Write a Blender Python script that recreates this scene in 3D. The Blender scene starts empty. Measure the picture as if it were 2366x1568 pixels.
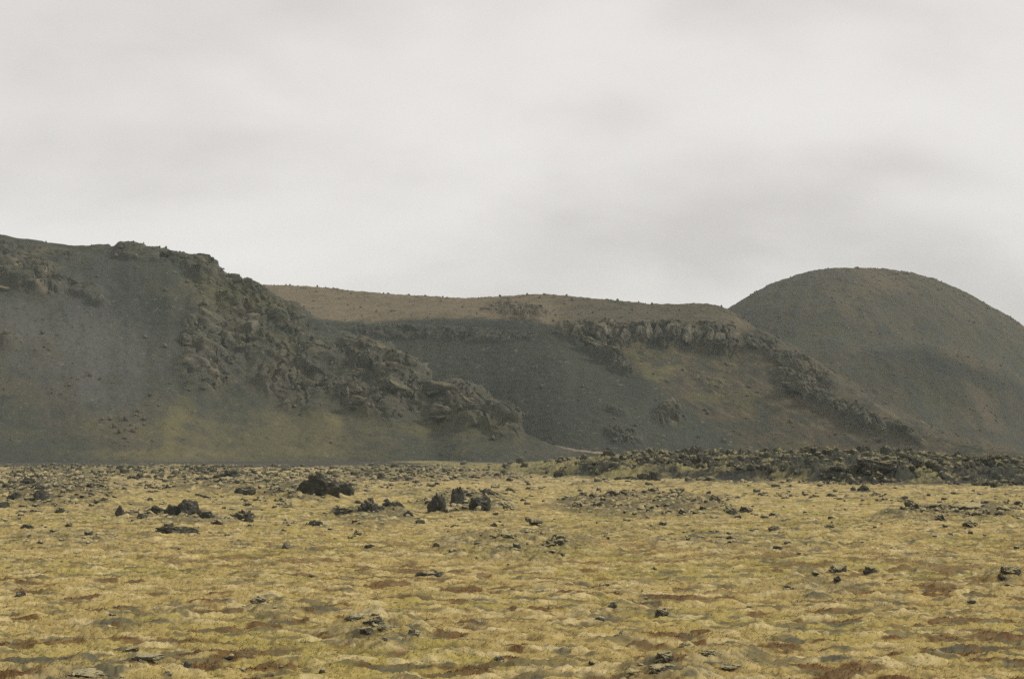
import bpy, bmesh, math, random
import numpy as np
from mathutils import Vector

S = bpy.context.scene
COL = S.collection
rng = np.random.default_rng(7)
random.seed(7)

# ------------------------------------------------------------------ camera
W, H, F = 2365.0, 1568.0, 3285.0          # picture frame used for measuring
HOR = 1035.0                               # height of the eye-level line in it
CAMZ = 2.6
PITCH = math.atan((HOR - H / 2) / F)
cam_d = bpy.data.cameras.new('camera')
cam = bpy.data.objects.new('camera', cam_d)
COL.objects.link(cam)
cam.location = (0, 0, CAMZ)
cam.rotation_euler = (math.pi / 2 + PITCH, 0, 0)
cam_d.sensor_width = 36.0
cam_d.lens = 36.0 * F / W
cam_d.clip_start = 0.1
cam_d.clip_end = 20000
S.camera = cam

# ------------------------------------------------------------------ light and exposure
SUN_EL, SUN_AZ = math.radians(34), math.radians(97)     # azimuth clockwise from +Y
S.view_settings.view_transform = 'Standard'
S.view_settings.look = 'None'
S.view_settings.exposure = 0.82
S.view_settings.gamma = 1.0
S.render.engine = 'CYCLES'
S.cycles.use_denoising = False
S.cycles.max_bounces = 4
S.cycles.diffuse_bounces = 3
S.cycles.volume_bounces = 1

sun_d = bpy.data.lights.new('sun', 'SUN')
sun_d.energy = 1.5
sun_d.angle = math.radians(10)
sun_d.color = (1.0, 0.95, 0.86)
sun = bpy.data.objects.new('sun', sun_d)
COL.objects.link(sun)
sdir = Vector((math.sin(SUN_AZ) * math.cos(SUN_EL), math.cos(SUN_AZ) * math.cos(SUN_EL), math.sin(SUN_EL)))
sun.rotation_euler = sdir.to_track_quat('Z', 'Y').to_euler()
sun.location = (200, 200, 300)


class NT:
    """small helper round a node tree"""
    def __init__(self, nt):
        self.nt = nt
        nt.nodes.clear()

    def n(self, typ, **kw):
        nd = self.nt.nodes.new(typ)
        for k, v in kw.items():
            if k.startswith('i_'):
                nd.inputs[k[2:].replace('_', ' ')].default_value = v
            else:
                setattr(nd, k, v)
        return nd

    def l(self, a, b):
        self.nt.links.new(a, b)

    def math(self, op, a, b=None, clamp=False):
        m = self.n('ShaderNodeMath', operation=op, use_clamp=clamp)
        for i, v in enumerate((a, b)):
            if v is None:
                continue
            if isinstance(v, (int, float)):
                m.inputs[i].default_value = v
            else:
                self.l(v, m.inputs[i])
        return m.outputs[0]

    def noise(self, vec, scale, detail=4.0, rough=0.55, dist=0.0):
        nd = self.n('ShaderNodeTexNoise')
        nd.inputs['Scale'].default_value = scale
        nd.inputs['Detail'].default_value = detail
        nd.inputs['Roughness'].default_value = rough
        nd.inputs['Distortion'].default_value = dist
        if vec is not None:
            self.l(vec, nd.inputs['Vector'])
        return nd.outputs['Fac']

    def ramp(self, fac, stops):
        r = self.n('ShaderNodeValToRGB')
        e = r.color_ramp.elements
        while len(e) < len(stops):
            e.new(0.5)
        for i, (p, c) in enumerate(stops):
            e[i].position = p
            e[i].color = (*c, 1) if len(c) == 3 else c
        self.l(fac, r.inputs[0])
        return r.outputs[0]

    def mix(self, fac, a, b, blend='MIX'):
        m = self.n('ShaderNodeMix', data_type='RGBA', blend_type=blend)
        for sock, v in ((m.inputs[0], fac), (m.inputs[6], a), (m.inputs[7], b)):
            if isinstance(v, (int, float)):
                sock.default_value = v
            elif isinstance(v, tuple):
                sock.default_value = (*v, 1)
            else:
                self.l(v, sock)
        return m.outputs[2]


# world: an overcast sky, a cloud deck over the daylight sky
world = bpy.data.worlds.new('World')
S.world = world
world.use_nodes = True
t = NT(world.node_tree)
out = t.n('ShaderNodeOutputWorld')
sky = t.n('ShaderNodeTexSky', sky_type='NISHITA')
sky.sun_disc = False
sky.sun_elevation = SUN_EL
sky.sun_rotation = SUN_AZ
bg0 = t.n('ShaderNodeBackground')
bg0.inputs[1].default_value = 0.1
t.l(sky.outputs[0], bg0.inputs[0])
tc = t.n('ShaderNodeTexCoord')
sep = t.n('ShaderNodeSeparateXYZ')
t.l(tc.outputs['Generated'], sep.inputs[0])
zz = t.math('ADD', t.math('MAXIMUM', sep.outputs[2], 0.0), 0.50)
comb = t.n('ShaderNodeCombineXYZ')
t.l(t.math('DIVIDE', sep.outputs[0], zz), comb.inputs[0])
t.l(t.math('DIVIDE', sep.outputs[1], zz), comb.inputs[1])
mp = t.n('ShaderNodeMapping')
mp.inputs['Location'].default_value = (15.907, 13.769, 0.0)
mp.inputs['Rotation'].default_value = (0, 0, math.radians(-14))
mp.inputs['Scale'].default_value = (1.0, 1.5, 1.0)
t.l(comb.outputs[0], mp.inputs[0])
n1 = t.noise(mp.outputs[0], 2.1, 4.0, 0.42, 0.25)
n2 = t.noise(mp.outputs[0], 5.5, 4.0, 0.5, 0.2)
nn = t.math('ADD', t.math('MULTIPLY', n1, 0.78), t.math('MULTIPLY', n2, 0.22))
cl = t.ramp(nn, [(0.36, (0.368, 0.344, 0.327)), (0.45, (0.425, 0.401, 0.381)), (0.54, (0.475, 0.451, 0.429)), (0.66, (0.512, 0.490, 0.467))])
bg1 = t.n('ShaderNodeBackground')
bg1.inputs[1].default_value = 1.0
t.l(cl, bg1.inputs[0])
ms = t.n('ShaderNodeMixShader')
ms.inputs[0].default_value = 0.93
t.l(bg0.outputs[0], ms.inputs[1])
t.l(bg1.outputs[0], ms.inputs[2])
t.l(ms.outputs[0], out.inputs[0])


# ------------------------------------------------------------------ numpy noise
PERM = np.concatenate([rng.permutation(256)] * 3).astype(np.int32)
_a = rng.uniform(0, 2 * np.pi, 256)
GR2 = np.stack([np.cos(_a), np.sin(_a)], -1).astype(np.float32)
_g = rng.normal(size=(256, 3))
GR3 = (_g / np.linalg.norm(_g, axis=1)[:, None]).astype(np.float32)
RN = rng.random((256, 3)).astype(np.float32)


def fade(q):
    return q * q * q * (q * (q * 6 - 15) + 10)


def p2(x, y):
    x = np.asarray(x, np.float64); y = np.asarray(y, np.float64)
    xi = np.floor(x); yi = np.floor(y)
    fx = (x - xi).astype(np.float32); fy = (y - yi).astype(np.float32)
    xi = xi.astype(np.int64) & 255; yi = yi.astype(np.int64) & 255
    u, v = fade(fx), fade(fy)

    def c(dx, dy):
        g = GR2[PERM[PERM[(xi + dx) & 255] + ((yi + dy) & 255)]]
        return g[..., 0] * (fx - dx) + g[..., 1] * (fy - dy)
    a = c(0, 0); b = c(1, 0); d = c(0, 1); e = c(1, 1)
    a = a + u * (b - a); d = d + u * (e - d)
    return (a + v * (d - a)) * 1.4


def p3(x, y, z):
    xi = np.floor(x); yi = np.floor(y); zi = np.floor(z)
    fx = (x - xi).astype(np.float32); fy = (y - yi).astype(np.float32); fz = (z - zi).astype(np.float32)
    xi = xi.astype(np.int64) & 255; yi = yi.astype(np.int64) & 255; zi = zi.astype(np.int64) & 255
    u, v, w = fade(fx), fade(fy), fade(fz)

    def c(dx, dy, dz):
        g = GR3[PERM[PERM[PERM[(xi + dx) & 255] + ((yi + dy) & 255)] + ((zi + dz) & 255)]]
        return g[..., 0] * (fx - dx) + g[..., 1] * (fy - dy) + g[..., 2] * (fz - dz)

    def ex(dz):
        a = c(0, 0, dz); b = c(1, 0, dz); d = c(0, 1, dz); e = c(1, 1, dz)
        a = a + u * (b - a); d = d + u * (e - d)
        return a + v * (d - a)
    a = ex(0); b = ex(1)
    return (a + w * (b - a)) * 1.5


def fbm2(x, y, oct=4, gain=0.5, ridged=False):
    s = 0; a = 1.0; tot = 0
    for i in range(oct):
        n = p2(x + 17.3 * i, y - 9.1 * i)
        s = s + a * ((1 - 2 * np.abs(n)) if ridged else n)
        tot += a; a *= gain
        x, y = 1.94 * (0.8 * x - 0.6 * y), 1.94 * (0.6 * x + 0.8 * y)
    return s / tot


def fbm3(x, y, z, oct=4, gain=0.5, ridged=False):
    s = 0; a = 1.0; tot = 0
    for i in range(oct):
        n = p3(x + 17.3 * i, y - 9.1 * i, z + 4.7 * i)
        s = s + a * ((1 - 2 * np.abs(n)) if ridged else n)
        tot += a; a *= gain
        x, y, z = 1.97 * (0.8 * x - 0.6 * y), 1.97 * (0.6 * x + 0.8 * y), 1.97 * z
    return s / tot


def worley(x, y, seed=0):
    """nearest distance and the random id of the nearest cell"""
    xi = np.floor(x).astype(np.int64); yi = np.floor(y).astype(np.int64)
    best = np.full(x.shape, 9.0, np.float32); bid = np.zeros(x.shape, np.float32)
    for dx in (-1, 0, 1):
        for dy in (-1, 0, 1):
            cx = xi + dx; cy = yi + dy
            r = RN[PERM[PERM[(cx + seed * 37) & 255] + (cy & 255)]]
            d = (cx + r[..., 0] - x) ** 2 + (cy + r[..., 1] - y) ** 2
            d = d.astype(np.float32)
            m = d < best
            best = np.where(m, d, best); bid = np.where(m, r[..., 2], bid)
    return np.sqrt(best), bid


def ss(a, b, x):
    q = np.clip((x - a) / (b - a), 0, 1)
    return q * q * (3 - 2 * q)


def lerp3(c, d, f):
    f = np.asarray(f)[..., None]
    return c * (1 - f) + np.asarray(d, np.float32) * f


# ------------------------------------------------------------------ measuring: picture point + distance -> place
CP, SP = math.cos(PITCH), math.sin(PITCH)


def place(u, v, D):
    xr = (u - W / 2) / F; yu = (H / 2 - v) / F
    fy = CP - yu * SP; fz = SP + yu * CP
    s = D / fy
    return xr * s, D + 0 * s, CAMZ + fz * s


def uv_of(x, y, z):
    dz = z - CAMZ
    d = y * CP + dz * SP
    h = -y * SP + dz * CP
    d = np.where(d > 0.1, d, 0.1)
    return W / 2 + F * x / d, H / 2 - F * h / d


def curve(pts, u, col):
    p = np.array(pts, float)
    return np.interp(u, p[:, 0], p[:, col])


def smooth(a, k):
    if k < 2:
        return a
    w = np.hanning(k + 2)[1:-1]; w /= w.sum()
    ap = np.concatenate([np.full(k, a[0]), a, np.full(k, a[-1])])
    return np.convolve(ap, w, 'same')[k:-k]


# ------------------------------------------------------------------ mesh helpers
def grid_mesh(name, P, colr, mat, extra=None, closed=False):
    """P: rows x cols x 3"""
    R, C = P.shape[:2]
    co = P.reshape(-1, 3).astype(np.float32)
    idx = np.arange(R * C).reshape(R, C)
    if closed:
        idx = np.concatenate([idx, idx[:, :1]], 1)
    a = idx[:-1, :-1]; b = idx[:-1, 1:]; c = idx[1:, 1:]; d = idx[1:, :-1]
    q = np.stack([a, b, c, d], -1).reshape(-1, 4)
    return raw_mesh(name, co, q, colr.reshape(-1, 3), mat)


def raw_mesh(name, co, faces, colr, mat, flat=False):
    k = faces.shape[1]
    me = bpy.data.meshes.new(name)
    me.vertices.add(len(co)); me.vertices.foreach_set('co', np.ascontiguousarray(co, np.float32).ravel())
    me.loops.add(faces.size); me.loops.foreach_set('vertex_index', np.ascontiguousarray(faces, np.int32).ravel())
    me.polygons.add(len(faces))
    me.polygons.foreach_set('loop_start', np.arange(0, faces.size, k, dtype=np.int32))
    if not flat:
        me.polygons.foreach_set('use_smooth', np.ones(len(faces), bool))
    me.update(calc_edges=True)
    if colr is not None:
        at = me.attributes.new('tint', 'FLOAT_COLOR', 'POINT')
        c4 = np.ones((len(co), 4), np.float32); c4[:, :3] = colr
        at.data.foreach_set('color', c4.ravel())
    me.materials.append(mat)
    o = bpy.data.objects.new(name, me)
    COL.objects.link(o)
    return o


def tag(o, label=None, cat=None, group=None, kind=None):
    if label: o['label'] = label
    if cat: o['category'] = cat
    if group: o['group'] = group
    if kind: o['kind'] = kind
    return o


# ------------------------------------------------------------------ materials
def tinted(name, scales, amt, bump, rough=0.95, bump_scale=1.0):
    """surface whose own colour is stored per vertex, with grain finer than the mesh"""
    m = bpy.data.materials.new(name)
    m.use_nodes = True
    t = NT(m.node_tree)
    o = t.n('ShaderNodeOutputMaterial')
    b = t.n('ShaderNodeBsdfPrincipled')
    b.inputs['Roughness'].default_value = rough
    b.inputs['Specular IOR Level'].default_value = 0.15
    at = t.n('ShaderNodeAttribute', attribute_name='tint')
    tc = t.n('ShaderNodeTexCoord')
    f1 = t.noise(tc.outputs['Object'], scales[0], 5.0, 0.65)
    f2 = t.noise(tc.outputs['Object'], scales[1], 3.0, 0.6)
    f = t.math('ADD', t.math('MULTIPLY', f1, 0.6), t.math('MULTIPLY', f2, 0.4))
    g = t.math('ADD', 1.0, t.math('MULTIPLY', t.math('SUBTRACT', f, 0.5), amt * 2))
    col = t.mix(1.0, at.outputs['Color'], (1, 1, 1), 'MULTIPLY')
    vm = t.n('ShaderNodeVectorMath', operation='SCALE')
    t.l(col, vm.inputs[0]); t.l(g, vm.inputs['Scale'])
    t.l(vm.outputs[0], b.inputs['Base Color'])
    bp = t.n('ShaderNodeBump')
    bp.inputs['Strength'].default_value = bump
    bp.inputs['Distance'].default_value = bump_scale
    t.l(f, bp.inputs['Height'])
    t.l(bp.outputs[0], b.inputs['Normal'])
    t.l(b.outputs[0], o.inputs[0])
    return m


M_GROUND = tinted('moss_and_gravel', (9.0, 40.0), 0.55, 0.6, 0.98, 0.05)
M_HILL = tinted('scree_and_rock', (0.9, 3.5), 0.6, 0.6, 0.95, 0.6)


def rock_material(name, dark, light, moss, moss_amt, scale=1.0):
    m = bpy.data.materials.new(name)
    m.use_nodes = True
    t = NT(m.node_tree)
    o = t.n('ShaderNodeOutputMaterial')
    b = t.n('ShaderNodeBsdfPrincipled')
    b.inputs['Roughness'].default_value = 0.95
    b.inputs['Specular IOR Level'].default_value = 0.2
    tc = t.n('ShaderNodeTexCoord'); ge = t.n('ShaderNodeNewGeometry'); oi = t.n('ShaderNodeObjectInfo')
    ad = t.n('ShaderNodeVectorMath', operation='ADD')
    t.l(ge.outputs['Position'], ad.inputs[0]); t.l(oi.outputs['Location'], ad.inputs[1])
    n1 = t.noise(ge.outputs['Position'], 3.2 * scale, 6.0, 0.65)
    n2 = t.noise(ge.outputs['Position'], 14.0 * scale, 4.0, 0.65)
    c = t.ramp(n1, [(0.3, dark), (0.72, light)])
    sp = t.n('ShaderNodeSeparateXYZ'); t.l(ge.outputs['Normal'], sp.inputs[0])
    up = t.math('ADD', sp.outputs[2], t.math('MULTIPLY', t.math('SUBTRACT', n1, 0.5), 1.6))
    up = t.math('ADD', up, t.math('MULTIPLY', t.math('SUBTRACT', n2, 0.5), 1.0))
    f = t.n('ShaderNodeMapRange', interpolation_type='SMOOTHSTEP')
    f.inputs['From Min'].default_value = 1.02 - moss_amt
    f.inputs['From Max'].default_value = 1.28 - moss_amt
    t.l(up, f.inputs['Value'])
    c2 = t.mix(f.outputs[0], c, moss)
    br = t.math('ADD', 0.7, t.math('MULTIPLY', n2, 0.6))
    vm = t.n('ShaderNodeVectorMath', operation='SCALE')
    t.l(c2, vm.inputs[0]); t.l(br, vm.inputs['Scale'])
    t.l(vm.outputs[0], b.inputs['Base Color'])
    bp = t.n('ShaderNodeBump'); bp.inputs['Strength'].default_value = 0.8; bp.inputs['Distance'].default_value = 0.06
    t.l(t.math('ADD', n2, n1), bp.inputs['Height'])
    t.l(bp.outputs[0], b.inputs['Normal'])
    t.l(b.outputs[0], o.inputs[0])
    return m


LAVA_D, LAVA_L = (0.030, 0.030, 0.024), (0.085, 0.082, 0.066)
M_LAVA = rock_material('dark_lava', LAVA_D, LAVA_L, (0.30, 0.26, 0.13), 0.25)
M_MOSSY = rock_material('mossy_lava', LAVA_D, (0.11, 0.105, 0.08), (0.36, 0.31, 0.16), 0.62)
M_BANK = rock_material('bank_lava', LAVA_D, (0.095, 0.092, 0.070), (0.24, 0.21, 0.095), 0.30)
M_PALE = rock_material('pale_mossy_lava', LAVA_D, (0.12, 0.115, 0.09), (0.34, 0.285, 0.15), 0.50)
M_LICHEN = rock_material('lichen_stone', (0.06, 0.06, 0.047), (0.16, 0.155, 0.12), (0.34, 0.30, 0.17), 0.55)
M_CLIFF = rock_material('pale_cliff_rock', (0.045, 0.043, 0.036), (0.20, 0.176, 0.130), (0.13, 0.11, 0.06), 0.3, 0.16)
M_CRAG = rock_material('crag_rock', (0.030, 0.032, 0.026), (0.128, 0.118, 0.088), (0.13, 0.115, 0.06), 0.32, 0.12)


# ------------------------------------------------------------------ ground
BAND_FRONT = [(-4000, 3000), (950, 260), (1060, 185), (1180, 146), (1320, 126), (1500, 115), (1700, 112), (2000, 104), (2365, 103), (2900, 100), (9000, 100)]
BAND_TOP = [(-4000, 1078), (1000, 1078), (1100, 1075), (1250, 1067), (1400, 1058), (1550, 1050), (1700, 1054), (1850, 1047), (2000, 1045), (2100, 1048), (2200, 1062), (2365, 1070), (2900, 1066), (9000, 1066)]
# rockier places in the moss: picture centre, half width, half height, strength
ROCKY = [(120, 1130, 190, 40, .9), (520, 1115, 130, 26, .8), (700, 1130, 110, 28, .9), (420, 1195, 150, 18, .7), (860, 1185, 110, 22, .8),
         (1080, 1160, 120, 26, .7), (1190, 1255, 200, 32, 1.0), (1500, 1165, 230, 34, .8), (1700, 1245, 200, 26, .55), (2230, 1180, 190, 20, .9),
         (880, 1450, 110, 44, 1.0), (640, 1400, 60, 22, .8), (190, 1550, 130, 40, 1.0), (1540, 1545, 120, 30, 1.0), (1690, 1505, 90, 26, .7), (1880, 1335, 130, 26, .6),
         (2330, 1320, 60, 24, .7), (1000, 1095, 260, 22, .7), (250, 1085, 260, 16, .7), (340, 1530, 130, 30, .6), (2130, 1290, 60, 20, .4), (1400, 1400, 70, 24, .5), (150, 1245, 140, 22, .5), (330, 1415, 110, 20, .4)]


def ground(x, y, want_col=False):
    x = np.asarray(x, np.float64); y = np.asarray(y, np.float64)
    r = np.hypot(x, y)
    yy = np.maximum(y, 1.0)
    u, v = uv_of(x, yy, np.zeros_like(x))
    front = y > 5
    wob = fbm2(x / 9, y / 9, 3)
    rocky = 0.55 * ss(0.22, 0.5, fbm2(x / 11 + 3, y / 16 - 7, 4)) * ss(28, 60, r) + 0.35 * ss(0.3, 0.5, fbm2(x / 3.3 + 31, y / 3.3, 3))
    for cu, cv, hw, hh, st in ROCKY:
        d = ((u - cu) / hw) ** 2 + ((v - cv) / hh) ** 2 + wob * 0.9
        rocky = np.maximum(rocky, st * (1 - ss(0.35, 1.25, d)) * front)
    z = -0.17 + 0.16 * p2(x / 27, y / 27) + 0.14 * p2(x / 9.3, y / 9.3) * ss(2, 40, r)
    wx = x + 0.25 * p2(x * 1.1, y * 1.1); wy = y + 0.25 * p2(x * 1.1 + 50, y * 1.1)
    d1, i1 = worley(wx / 1.15, wy / 0.8, 1)
    d2, i2 = worley(wx / 0.52 + 11, wy / 0.33, 2)
    dome1 = np.clip(1 - (d1 / 0.62) ** 2, 0, 1) ** 0.75 * (0.2 + 0.8 * i1)
    dome2 = np.clip(1 - (d2 / 0.60) ** 2, 0, 1) ** 0.75 * (0.2 + 0.8 * i2)
    sx = x + 0.35 * y                                    # the moss lies over a little to one side
    fine = fbm2(sx * 1.35, y * 4.0, 4, 0.68)
    fine2 = fbm2(sx * 3.0 + 3, y * 8.5, 3, 0.6, True)
    near = 1 - ss(26, 70, r)
    amp = 0.17 + 0.83 * ss(22, 90, r)
    z = z + (0.06 + 0.12 * rocky * amp) * dome1 + (0.045 + 0.06 * rocky) * dome2 + 0.15 * fine + 0.035 * fine2
    rr = fbm2(x / 1.9 + 9, y / 1.9, 6, 0.66, True) * (1 - near) + near * fbm2(x / 0.7 + 9, y / 0.7, 5, 0.66, True)
    z = z + rocky * amp * (0.42 * rr + 0.06)
    z = z + 0.30 * ss(120, 170, y) * (1 - ss(225, 250, y)) * fbm2(x / 7, y / 9, 4, 0.6)
    # lava bank
    fd = curve(BAND_FRONT, u, 1) + wob * 9
    tv = curve(BAND_TOP, u, 1)
    bx = y - fd
    band = ss(-3, 9, bx) * (1 - ss(60, 110, bx)) * front
    top = CAMZ - (tv - HOR) / F * (fd + 20) + 0.05
    prof = (0.5 * ss(-2, 7, bx) + 0.5 * ss(4, 20, bx)) * (1 - ss(32, 90, bx))
    clink = fbm2(x / 3.2, y / 3.2, 6, 0.66, True)
    clink2 = fbm2(x / 1.1, y / 1.1, 4, 0.66, True)
    z = z + front * band * (0.3 + 0.7 * ss(1060, 1400, u)) * (np.maximum(top, 0.0) * prof * 0.86 + 0.85 * clink + 0.28 * clink2 - 0.42)
    # gravel flats at the foot of the hills
    grav = ss(0.15, 0.6, ss(178, 215, y + wob * 14) - 0.9 * ss(-0.1, 0.4, fbm2(x / 20, y / 12, 3)) * (1 - ss(230, 260, y))) * front * (1 - band)
    z = z * (1 - 0.5 * grav)
    z = z - ss(300, 700, r) * 0.0
    if not want_col:
        return z
    # colours of moss, heath, lichen, lava
    n1 = fbm2(x / 6, y / 6, 4); n2 = fbm2(sx * 0.75 + 5, y * 2.4, 5, 0.72); n3 = fbm2(x / 28, y / 28, 3)
    c = np.empty(x.shape + (3,), np.float32)
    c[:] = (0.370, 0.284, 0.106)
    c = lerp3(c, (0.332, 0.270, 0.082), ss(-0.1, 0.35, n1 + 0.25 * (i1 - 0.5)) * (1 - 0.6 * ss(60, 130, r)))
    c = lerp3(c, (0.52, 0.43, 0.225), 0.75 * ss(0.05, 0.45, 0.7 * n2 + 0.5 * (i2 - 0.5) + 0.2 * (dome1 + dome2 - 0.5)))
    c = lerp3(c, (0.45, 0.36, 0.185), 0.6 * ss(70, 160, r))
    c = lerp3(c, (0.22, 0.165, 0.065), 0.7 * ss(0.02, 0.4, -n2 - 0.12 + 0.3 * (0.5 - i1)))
    c = lerp3(c, (0.14, 0.125, 0.065), 0.6 * ss(0.08, 0.36, -fine))  # darker where the fine relief dips
    # rusty heath in the hollows
    hp = 0.065 + fbm2(wx / 1.5 + 70, wy / 0.75, 3, 0.5) + 0.30 * fbm2(x / 9 + 3, y / 9 + 60, 2) + 0.12 * ss(600, 2000, u)
    heath = ss(0.27, 0.34, hp) * (1 - 0.9 * ss(26, 55, r)) * (1 - 0.7 * rocky)
    c = lerp3(c, (0.115, 0.062, 0.026), 0.95 * heath * (0.75 + 0.25 * ss(-0.3, 0.3, fine)))
    hp2 = fbm2(wx / 0.8 + 20, wy / 0.8 + 9, 3, 0.5)
    c = lerp3(c, (0.15, 0.095, 0.04), 0.65 * ss(0.33, 0.45, hp2) * (1 - ss(60, 130, r)))
    # grey lichen and bare lava where it is rocky
    bare = rocky * ss(-0.15, 0.25, rr - 0.35 + 0.9 * (0.45 - dome1) + 0.5 * fine)
    c = lerp3(c, (0.25, 0.225, 0.145), (0.55 - 0.25 * near) * rocky * ss(-0.1, 0.3, n2))
    c = lerp3(c, (0.34, 0.275, 0.125), 0.6 * rocky * near * ss(0.02, 0.2, fbm2(sx / 0.35, y / 0.3, 4, 0.65)))
    c = lerp3(c, (0.055, 0.055, 0.043), 0.9 * bare * (1 - 0.45 * near) * (1 - near * (1 - ss(-0.12, 0.15, fbm2(sx / 0.4 + 8, y / 0.25, 4, 0.65)))))
    sp2 = fbm2(sx / 1.15 + 15, y / 0.40 + 7, 4, 0.62)
    c = lerp3(c, (0.135, 0.115, 0.056), 0.85 * ss(0.08, 0.24, sp2 + 0.12 * n1) * (0.55 + 0.45 * ss(0, 0.4, n3 + 0.3)))
    sp3 = fbm2(sx / 2.4 + 15, y / 2.2 + 37, 4, 0.62)
    c = lerp3(c, (0.115, 0.108, 0.064), 0.75 * ss(0.12, 0.32, sp3) * ss(30, 70, r))
    spot = ss(0.25, 0.36, fbm2(x / 0.95 + 5, y / 0.5 + 77, 4, 0.55) + 0.16 * n3 + 0.1 * rocky)
    c = lerp3(c, (0.085, 0.085, 0.060), 0.8 * spot)
    mossy = ss(0.05, 0.45, fbm2(x / 5 + 40, y / 5, 4) + 0.45 * clink2 - 0.16 + 0.55 * ss(1650, 1080, u))
    lb = lerp3(np.broadcast_to(np.array((0.040, 0.041, 0.032), np.float32), c.shape), (0.25, 0.22, 0.095), 0.8 * mossy)
    c = c * (1 - (ss(-1, 2, bx) * (1 - ss(60, 110, bx)) * front)[..., None]) + lb * (ss(-1, 2, bx) * (1 - ss(60, 110, bx)) * front)[..., None]
    c = lerp3(c, (0.062, 0.058, 0.047), grav)
    return z, c


def build_ground():
    az_d = np.radians(np.linspace(-25, 25, 1480))
    az_c = np.radians(np.concatenate([np.arange(25.1, 52, 0.14), np.arange(52, 301, 4.0), np.arange(308, 334.95, 0.14)]))
    az = np.concatenate([az_d, az_c])
    rs = [3.0]
    while rs[-1] < 1180:
        r = rs[-1]
        rs.append(r * (1.012 if r < 13.5 else 1.0026 if r < 235 else 1.006 if r < 320 else 1.06))
    rs = np.array(rs)
    A, R = np.meshgrid(az, rs)
    X = R * np.sin(A); Y = R * np.cos(A)
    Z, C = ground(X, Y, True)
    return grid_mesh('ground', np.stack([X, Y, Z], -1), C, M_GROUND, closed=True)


tag(build_ground(), 'yellow mossy plain with rusty heath patches running to the hills', None, None, 'structure')


# ------------------------------------------------------------------ hills
def blob(u, v, cu, cv, hw, hh, rot=0.0, soft=0.5, wob=0.0):
    c, s = math.cos(math.radians(rot)), math.sin(math.radians(rot))
    a = ((u - cu) * c + (v - cv) * s) / hw
    b = (-(u - cu) * s + (v - cv) * c) / hh
    d = np.sqrt(a * a + b * b) + wob
    return 1 - ss(1 - soft, 1 + soft * 0.6, d)


def loft(u, lines, rows):
    """lines: list of (x, y, z) arrays over u; rows: cells between consecutive lines; smooth in between"""
    L = np.stack([np.stack(l, -1) for l in lines])            # n x C x 3
    n = len(L)
    outp = []
    for k in range(n - 1):
        p0 = L[max(k - 1, 0)]; p1 = L[k]; p2_ = L[k + 1]; p3_ = L[min(k + 2, n - 1)]
        d1 = np.linalg.norm(p2_ - p1, axis=1)[:, None] + 1e-6
        d0 = np.linalg.norm(p1 - p0, axis=1)[:, None] + 1e-6
        d2 = np.linalg.norm(p3_ - p2_, axis=1)[:, None] + 1e-6
        m1 = (0.5 * ((p1 - p0) / d0 + (p2_ - p1) / d1) if k > 0 else (p2_ - p1) / d1) * d1
        m2 = (0.5 * ((p2_ - p1) / d1 + (p3_ - p2_) / d2) if k < n - 2 else (p2_ - p1) / d1) * d1
        m = rows[k]
        for j in range(m + (1 if k == n - 2 else 0)):
            q = j / m
            h00 = 2 * q ** 3 - 3 * q * q + 1; h10 = q ** 3 - 2 * q * q + q
            h01 = -2 * q ** 3 + 3 * q * q; h11 = q ** 3 - q * q
            outp.append(h00 * p1 + h10 * m1 + h01 * p2_ + h11 * m2)
    return np.stack(outp)


def normals(P):
    du = np.gradient(P, axis=1); dv = np.gradient(P, axis=0)
    n = np.cross(du, dv)
    n /= np.linalg.norm(n, axis=-1, keepdims=True) + 1e-9
    n[n[..., 2] < 0] *= -1
    return n


def crags(P, rock, amp, stretch=(1, 1, 1), size=9.0):
    """heave a lofted slope out into broken rock where rock > 0"""
    x, y, z = P[..., 0] / size * stretch[0], P[..., 1] / size * stretch[1], P[..., 2] / size * stretch[2]
    wx = fbm3(x * 1.3 + 9, y * 1.3, z * 1.3, 3); wz = fbm3(x * 1.3, y * 1.3 + 30, z * 1.3, 3)
    x = x + 0.7 * wx; z = z + 0.7 * wz
    big = fbm3(x, y, z, 3, 0.5, True)
    mid = fbm3(x * 2.3 + 5, y * 2.3, z * 2.3, 3, 0.5)
    fin = fbm3(x * 9 + 5, y * 9, z * 9, 3, 0.6, True)
    h = rock * (amp * (1.1 * big + 0.1) + 0.8 * amp * mid + 0.10 * amp * fin)
    # broken into ledges: steps along the height
    dj, ij = worley(x * 2.6 + 0.5 * y + 40, z * 1.7 + 7, 5)
    h = h + rock * amp * (0.55 * (ij - 0.5) - 0.35 * ss(0.5, 0.75, dj))
    st = P[..., 2] / 2.6 + 1.3 * wx
    h = h + rock * amp * 0.25 * (ss(0.35, 0.65, st - np.floor(st)) - (st - np.floor(st)))
    n = normals(P)
    n = n * np.array((0.9, 1.0, 0.75))
    return P + n * h[..., None], big, mid, fin


SCREE = np.array((0.051, 0.053, 0.041), np.float32)
DUSK = (0.028, 0.032, 0.027)
BROWN = (0.088, 0.068, 0.043)
OLIVE = (0.085, 0.080, 0.038)
RUST = (0.140, 0.110, 0.068)
ROCK = (0.070, 0.065, 0.050)
PALE = (0.23, 0.20, 0.14)
STRAW = (0.175, 0.15, 0.068)


def speckle(c, x, y, z, big=1.0, dens=0.3):
    """single stones lying on a slope, dark and pale, as colour of their own"""
    n = fbm3(x / (2.2 * big), y / (2.2 * big), z / (2.2 * big), 3, 0.6)
    c = lerp3(c, np.array(DUSK) * 0.9, 0.6 * ss(dens, dens + 0.18, n))
    c = lerp3(c, PALE, 0.35 * ss(dens + 0.02, dens + 0.2, -n))
    return c


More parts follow.
